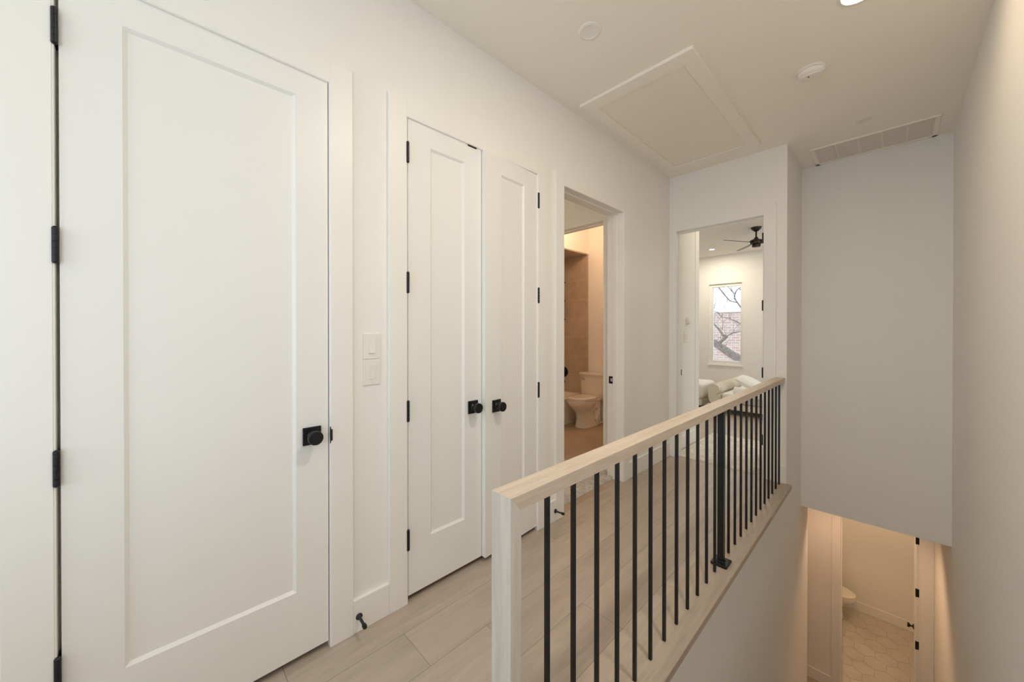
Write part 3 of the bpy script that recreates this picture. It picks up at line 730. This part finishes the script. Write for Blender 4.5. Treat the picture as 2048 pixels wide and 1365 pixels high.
t = MB().lathe([(0, 0), (.028, 0), (.028, .006), (.021, .012)], 28, Matrix.Translation((-3.745, 4.805, .545)) @ Mo).tube([(-3.745, 4.80, .545), (-3.745, 4.70, .543), (-3.745, 4.665, .53), (-3.745, 4.655, .51)], [.022, .022, .022, .018], 18).obj('tub_spout', 'black', smooth=True); tag(t, 'black tub spout under the shower valve', 'tub spout')
t = empty('hand_shower', (-3.72, 4.805, 1.86)); tag(t, 'dark hand shower on a slide bar on the brown tile', 'shower')
MB().tube([(0, -.045, -.32), (0, -.045, .32)], .009, 12).tube([(0, 0, -.30), (0, -.045, -.30)], .010, 10).tube([(0, 0, .30), (0, -.045, .30)], .010, 10).obj('slide_bar', 'bronze', t, smooth=True)
MB().lathe([(0, 0), (.020, 0), (.020, .03), (0, .03)], 20, Matrix.Translation((.012, -.035, 0)) @ Mo).tube([(0, -.06, -.06), (0, -.09, .06), (0, -.11, .10)], [.012, .013, .016], 12).obj('shower_handle', 'bronze', t, smooth=True)
t = MB().lathe([(0, 0), (.024, 0), (.024, .008), (.010, .012), (.010, .05), (.016, .055), (.016, .075), (0, .077)], 24, Matrix.Translation((-2.925, 4.83, .765)) @ Mo).tube([(-2.925, 4.77, .765), (-2.80, 4.77, .765)], .008, 12).obj('paper_holder', 'black', smooth=True); tag(t, 'black wall-mounted paper holder just above the toilet tank', 'paper holder')
# bath mat
def fluffy(name, x0, x1, y0, y1, z0, h, m, dens, label, cat, rag=.004):
    random.seed(hash(name) % 100 if False else 11)
    b = bmesh.new(); nx = int((x1-x0)/dens); ny = int((y1-y0)/dens); G = []
    for i in range(nx+1):
        rw = []
        for j in range(ny+1):
            e = min(i, nx-i, j, ny-j)
            x = x0+(x1-x0)*i/nx + random.uniform(-rag, rag); y = y0+(y1-y0)*j/ny + random.uniform(-rag, rag)
            rw.append(b.verts.new((x, y, z0 + (0.001 if e == 0 else h*(.70+.30*random.random())*(1 if e > 1 else .8)))))
        G.append(rw)
    for i in range(nx):
        for j in range(ny): b.faces.new((G[i][j], G[i+1][j], G[i+1][j+1], G[i][j+1]))
    q = MB(); q._take(b); q.box(x0+.006, x1-.006, y0+.006, y1-.006, z0+.0003, z0+.002)
    return tag(q.obj(name, m, smooth=True), label, cat)
fluffy('bath_mat', -2.42, -1.795, 2.22, 3.105, .0015, .022, 'mat', .011, 'fluffy taupe bath mat just inside the bathroom doorway', 'bath mat')

# ------------------------------------------------------------------ bedroom
fluffy('shag_rug', -1.675, -.895, 4.118, 5.34, 0, .022, 'shag', .016, 'pale shag rug covering the floor inside the bedroom doorway', 'rug', .005)
# window
wn_ = struct(MB().box(-2.903, -2.893, 9.026, 9.19, .617, 2.425, .001).box(-2.242, -2.232, 9.026, 9.19, .617, 2.425, .001).box(-2.893, -2.242, 9.026, 9.19, 2.415, 2.425, .001).obj('window_1', 'trim'), 'tall narrow white bedroom window looking onto a brick house', 'window')
MB().box(-2.925, -2.215, 9.005, 9.12, .590, .618, .003).obj('window_sill', 'trim', wn_)
f = MB().box(-2.90, -2.830, 9.06, 9.15, .616, 2.42, .003).box(-2.275, -2.235, 9.06, 9.15, .616, 2.42, .003).box(-2.83, -2.275, 9.0605, 9.15, .616, .705, .003).box(-2.83, -2.275, 9.0605, 9.15, 2.345, 2.42, .003).obj('window_frame', 'trim', wn_)
MB().box(-2.83, -2.275, 9.10, 9.104, .705, 2.345).obj('pane', 'glass', f)
w2 = struct(MB().box(1.69, 1.72, 6.03, 6.10, .68, 2.52).box(1.69, 1.72, 8.10, 8.17, .68, 2.52).box(1.69, 1.72, 6.10, 8.10, 2.45, 2.52).box(1.69, 1.72, 6.10, 8.10, .68, .75).obj('window_2_added', 'trim'), 'wide unseen bedroom window added on the right wall for daylight', 'window')  # unseen window added to bring more daylight into the bedroom
MB().box(1.76, 1.80, 7.07, 7.13, .75, 2.45).box(1.76, 1.80, 6.10, 6.15, .75, 2.45).box(1.76, 1.80, 8.05, 8.10, .75, 2.45).obj('window_frame', 'trim', w2)
w3 = struct(MB().box(XR-.018, XR+.01, -1.84, -1.75, .69, 2.39).box(XR-.018, XR+.01, -.65, -.56, .69, 2.39).box(XR-.018, XR+.01, -1.75, -.65, 2.30, 2.39).box(XR-.018, XR+.01, -1.75, -.65, .69, .78).obj('window_3', 'trim'), 'hall window beside the viewpoint', 'window')
MB().box(XR+.06, XR+.10, -1.23, -1.17, .78, 2.30).obj('window_frame', 'trim', w3)
w4 = struct(MB().box(-1.64, -1.55, YB-.01, YB+.018, .28, 2.54).box(.20, .29, YB-.01, YB+.018, .28, 2.54).box(-1.55, .20, YB-.01, YB+.018, 2.45, 2.54).box(-1.55, .20, YB-.01, YB+.018, .28, .35).obj('window_4_added', 'trim'), 'wide unseen window added behind the viewpoint to light the hall', 'window')  # unseen window added to carry daylight down to the end wall
MB().box(-.70, -.65, YB-.10, YB-.06, .35, 2.45).obj('window_frame', 'trim', w4)
# thermostat and switch
t = empty('thermostat', (XW+.0, 4.568, 1.497)); tag(t, 'round white thermostat on the wall just inside the bedroom', 'thermostat')
My = Matrix.Rotation(R90, 4, 'Y')
MB().lathe([(0, 0), (.048, 0), (.048, .010), (.046, .012), (0, .012)], 36, My).obj('wall_ring', 'plastic', t, smooth=True)
MB().lathe([(.045, .013), (.048, .017), (.047, .030), (.040, .034), (0, .035)], 36, My).obj('dial', 'plastic', t, smooth=True)
t = empty('light_switch', (XW, 4.523, 1.297)); tag(t, 'white switch plate under the round thermostat inside the bedroom', 'light switch')
MB().box(0, .006, -.060, .060, -.060, .060, .003, 2).obj('cover_plate', 'plastic', t)
for yy in (-.026, .026): MB().box(.005, .011, yy-.016, yy+.016, -.033, .033, .0015).obj('rocker', 'lens', t)
# ceiling fan
FX, FY = -1.540, 7.0
t = empty('ceiling_fan', (FX, FY, ZC)); tag(t, 'dark bronze ceiling fan with three thin blades in the bedroom', 'ceiling fan')
MB().lathe([(0, 0), (.075, 0), (.073, -.012), (.060, -.035), (.035, -.060), (.018, -.070), (0, -.070)], 36).obj('canopy', 'bronze', t, smooth=True)
MB().cyl((0, 0, -.065), (0, 0, -.170), .012, n=16).obj('downrod', 'bronze', t, smooth=True)
MB().lathe([(0, -.160), (.022, -.160), (.036, -.190), (.080, -.205), (.092, -.215), (.093, -.232), (.088, -.235), (.093, -.238), (.092, -.262), (.070, -.275), (.055, -.280), (0, -.280)], 40).obj('motor_housing', 'bronze', t, smooth=True)
MB().lathe([(.055, -.280), (.062, -.284), (.062, -.312), (.054, -.318), (0, -.320)], 36).obj('light_kit', 'bronze', t, smooth=True)
for k, a in enumerate((239.6, 127.5, 3)):
    bl = MB(); Mr = Matrix.Rotation(math.radians(a), 4, 'Z') @ Matrix.Translation((0, 0, -.245)) @ Matrix.Rotation(math.radians(-12), 4, 'X')
    bl.loft([(0, 0, -.0035, 1, 1, 2)], 4, cap=False) if False else None
    pts = [(.10, -.022), (.22, -.050), (.45, -.058), (.58, -.050), (.62, -.030), (.63, 0), (.62, .030), (.58, .046), (.45, .050), (.22, .040), (.10, .022)]
    q = MB().prism(pts, 2, -.003, .003); bmesh.ops.transform(q.bm, matrix=Mr, verts=q.bm.verts); q.box(.07, .16, -.012, .012, -.006, .004, .002, M4=Mr)
    q.obj('blade', 'bronze', t)

# loveseat with rolled back, seen end-on
t = empty('loveseat', (-1.75, 7.4, 0)); tag(t, 'cream rolled-back loveseat in the bedroom beyond the railing', 'sofa')
L0, L1 = -.72, .68
MB().box(-.30, .62, L0+.02, L1-.02, .085, .20, .015, 3).obj('base', 'cream', t, smooth=True)
o = MB()
Ro = Matrix.Rotation(-R90, 4, 'X')
n_r = 40
o.loft([(-.315, -.415, L0+.01, .075, .060, 2.0), (-.315, -.415, L0, .090, .078, 2.0)] , 32, M4=Ro) if False else None
pf = []
for k in range(26):
    a = math.radians(-60 + 250*k/25); pf.append((-.320+.088*math.cos(a), .392+.094*math.sin(a)))
prof = [(-.24, .20), (-.245, .30)] + pf + [(-.400, .26), (-.385, .19), (-.30, .10)]
o.prism(prof, 1, L0, L1)
ob = o.obj('rolled_back', 'cream', t, smooth=True)
o = MB()
for k in range(26):
    y = L0+.03+k*.052
    o.tube([(-.320+.0895*math.cos(math.radians(a)), y, .392+.0955*math.sin(math.radians(a))) for a in range(-50, 191, 15)], .0035, 6)
o.obj('channel_stitching', 'cream', ob, smooth=True)
for y0 in (L0+.10, -.01):
    MB().box(-.24, .60, y0, y0+.66, .20, .33, .045, 4).obj('seat_cushion', 'linen', t, smooth=True)
prof = [(.0, 0)]
o = MB(); pf = [(L0+.05+.085*math.cos(math.radians(a)), .38+.085*math.sin(math.radians(a))) for a in range(-60, 241, 12)]
o.prism([(y, z) for y, z in pf] , 0, -.02, .60)
ar = o.obj('rolled_arm', 'linen', t, smooth=True)
MB().box(-.02, .60, L0+.0, L0+.10, .20, .33, .01).obj('arm_panel', 'stripe', t, smooth=True)
for k in range(12): pass
o = MB()
for k in range(1): o.box(-.29, .61, L0+.014, L0+.022, .185, .195, .003)
o.obj('tufting', 'stripe', t)
for x, y in ((-.26, L0+.07), (.56, L0+.07), (-.26, L1-.07), (.56, L1-.07)): MB().cyl((x, y, 0), (x, y, .09), .014, .022, n=14).obj('foot', 'gap', t)
# throw pillow leaning on the rolled back
def pillow(name, w, h, d, m, mw, label):
    b = bmesh.new(); n = 14
    top, bot = {}, {}
    for i in range(n+1):
        for j in range(n+1):
            u, v = 2*i/n-1, 2*j/n-1
            e = max(0, (1-abs(u)**2.6)*(1-abs(v)**2.6))**.5
            pin = 1-.07*(1-abs(v))*abs(u)**3; pin2 = 1-.07*(1-abs(u))*abs(v)**3
            for D, s in ((top, 1), (bot, -1)):
                if s < 0 and (abs(u) == 1 or abs(v) == 1): D[i, j] = top[i, j]
                else: D[i, j] = b.verts.new((u*w/2*pin, v*h/2*pin2, s*d/2*e))
    for i in range(n):
        for j in range(n):
            b.faces.new((top[i, j], top[i+1, j], top[i+1, j+1], top[i, j+1])); b.faces.new((bot[i, j+1], bot[i+1, j+1], bot[i+1, j], bot[i, j]))
    bmesh.ops.recalc_face_normals(b, faces=b.faces[:])
    q = MB(); q._take(b); o = q.obj(name, m, smooth=True); o.matrix_world = mw
    return tag(o, label, 'pillow')
pillow('throw_pillow', .46, .46, .17, 'linen', Matrix.Translation((-1.66, 7.25, .475)) @ Matrix.Rotation(math.radians(26), 4, 'Y') @ Matrix.Rotation(math.radians(4), 4, 'Z'), 'white throw pillow leaning on the rolled back of the loveseat')
# pouf to the left
t = empty('ottoman', (-2.62, 7.15, 0)); tag(t, 'white upholstered ottoman left of the loveseat, cut off by the wall edge', 'ottoman')
MB().box(-.34, .34, -.34, .34, .17, .455, .07, 5).obj('cushion', 'linen', t, smooth=True)
MB().box(-.31, .31, -.31, .31, .06, .18, .02, 3).obj('skirt', 'cream', t, smooth=True)
for x in (-.27, .27):
    for y in (-.27, .27): MB().cyl((x, y, 0), (x, y, .065), .015, .02, n=12).obj('foot', 'gap', t)

# ------------------------------------------------------------------ outside the bedroom window
t = struct(MB().box(-60, 60, 9.6, 70, -3.7, -3.5).obj('ground_outside', 'earth'), 'ground outside below the bedroom window', 'ground')
t = empty('brick_house', (-4.5, 17, -3.5)); tag(t, 'pinkish brick house wall outside the bedroom window', 'house')
MB().box(-7, 5, -3, 3, 0, 5.50).obj('brick_wall', 'brick', t)
MB().box(-7.05, 5.05, -3.05, 3.05, 5.50, 5.54).obj('roof_coping', 'grille', t)
rr = random.Random(5)
t = empty('bare_tree', (-2.3, 11.6, -3.5)); tag(t, 'bare-branched leafless tree right outside the bedroom window', 'tree')
br = MB()
def limb(p, d, ln, r, lvl):
    n_ = 6; pts = [Vector(p)]; dd = Vector(d).normalized(); rs = [r]
    for k in range(n_):
        dd = (dd + Vector((rr.uniform(-.22, .22), rr.uniform(-.15, .15), rr.uniform(-.12, .22)))).normalized()
        pts.append(pts[-1]+dd*ln/n_); rs.append(max(.0025, r*(1-.75*(k+1)/n_)))
    br.tube(pts, rs, 7 if lvl < 2 else 5)
    if lvl < 3:
        for k in range(2, n_+1):
            for q in range(1):
                if rr.random() < .6:
                    s = Vector((rr.uniform(-1, 1), rr.uniform(-.6, .6), rr.uniform(-.3, .9)))
                    limb(pts[k], (dd*.6+s).normalized(), ln*.58, rs[k]*.62, lvl+1)
tk = MB().tube([(0.42000000000000004, 0, 0), (0.27, .02, 1.2), (0.07000000000000006, 0, 2.993), (-0.18, 0, 3.693), (-0.48, 0, 3.993)], [.24, .20, .17, .15, .12], 12).tube([(0.07000000000000006, 0, 2.993), (0.12, .1, 3.993), (.60, .2, 3.9)], [.15, .11, .06], 12).obj('trunk', 'bark', t, smooth=True)
LIMBS = [
 (0.02, 0.012, [(-1.157, -0.04, 6.116), (-1.079, 0.0, 5.981), (-1.002, 0.04, 5.861), (-0.875, -0.04, 5.712), (-0.8, 0.0, 5.68), (-0.701, 0.04, 5.647)]),
 (0.012, 0.024, [(-0.557, -0.04, 6.106), (-0.702, 0.0, 6.008), (-0.763, 0.04, 5.901), (-0.751, -0.04, 5.761), (-0.689, 0.0, 5.646), (-0.591, 0.04, 5.475)]),
 (0.009, 0.012, [(-0.977, -0.04, 6.171), (-0.888, 0.0, 6.065), (-0.825, 0.04, 5.962), (-0.763, -0.04, 5.901)]),
 (0.01, 0.014, [(-1.394, -0.04, 5.48), (-1.3, 0.0, 5.448), (-1.194, 0.04, 5.386), (-1.09, -0.04, 5.268), (-0.874, 0.0, 5.206), (-0.639, 0.04, 5.076), (-0.53, -0.04, 5.02)]),
 (0.016, 0.036, [(-1.393, -0.04, 5.189), (-1.299, 0.0, 5.071), (-1.167, 0.04, 4.912), (-1.037, -0.04, 4.741), (-0.961, 0.0, 4.699)]),
 (0.034, 0.05, [(-0.948, 0.0, 4.713), (-1.024, 0.0, 4.627), (-1.114, 0.0, 4.554), (-1.179, 0.0, 4.438)]),
 (0.022, 0.01, [(-0.961, -0.04, 4.699), (-0.873, 0.0, 4.77), (-0.773, 0.04, 4.813), (-0.554, -0.04, 4.869)]),
 (0.085, 0.12, [(-1.419, 0.0, 4.606), (-1.285, 0.0, 4.521), (-1.127, 0.0, 4.411), (-0.973, 0.0, 4.302), (-0.821, 0.0, 4.196), (-0.673, 0.0, 4.106), (-0.48, 0.0, 3.993)]),
 (0.005, 0.008, [(-1.065, -0.04, 5.353), (-1.051, 0.0, 5.111), (-1.076, 0.04, 4.897)]),
 (0.005, 0.008, [(-1.395, -0.04, 6.136), (-1.262, 0.0, 5.98), (-1.248, 0.04, 5.763), (-1.274, -0.04, 5.504)]),
 (0.007, 0.004, [(-0.925, -0.04, 5.884), (-0.938, 0.0, 5.688), (-1.014, 0.04, 5.522)]),
]
for ra, rb, ps in LIMBS: br.tube(ps, [ra+(rb-ra)*k/(len(ps)-1) for k in range(len(ps))], 8)
for ra, rb, ps in LIMBS:
    for k in range(1, len(ps)):
        for q in range(2):
            d = Vector((rr.uniform(-1, 1), rr.uniform(-.5, .5), rr.uniform(.1, 1))).normalized(); p = Vector(ps[k]); ln = rr.uniform(.15, .5)
            br.tube([p, p+d*ln*.5+Vector((rr.uniform(-.04, .04), 0, 0)), p+d*ln+Vector((0, 0, rr.uniform(0, .08)))], [.006, .0045, .002], 5)
limb((.60, .2, 3.8), (-.2, 0, 1), 2.6, .05, 1)
br.obj('branches', 'bark', t, smooth=True)

# ------------------------------------------------------------------ lamp light of the rooms, and added fill lamps
def beam(loc, power, col, r=.06):
    return light('AREA', 'recessed_beam', loc, power, col, r*2)
beam((-.118, 2.50, ZC-.012), 4, WARM)
beam((-.9, -1.9, ZC-.012), 8, WARM)  # added fill from behind the camera
beam((-.22, 1.25, ZC-.012), 21, (1.0, .88, .72))  # added fill that lifts the far hall, floor and ceiling
beam((-2.59, 8.235, ZC-.012), 22, SOFT)
beam((-.2, 6.2, ZC-.012), 16, SOFT)  # added bedroom fill, out of sight
beam((-1.25, 5.3, ZC-.012), 7, SOFT)  # added fill just inside the bedroom, out of sight
light('POINT', 'vanity_fill', (-3.3, 2.6, 2.3), 6, SOFT, .08)  # unseen lamp added to brighten the vanity area and bathroom jamb
light('POINT', 'bathroom_lamp', (-2.75, 3.95, 2.85), 20, AMBER, .08)
light('SPOT', 'recessed_beam', (-.45, 5.75, ZH-.03), 52, AMBER, .04, spot=math.radians(140), blend=.7)
light('POINT', 'powder_lamp', (-.45, 7.7, ZH-.15), 14, (1.0, .69, .42), .08)
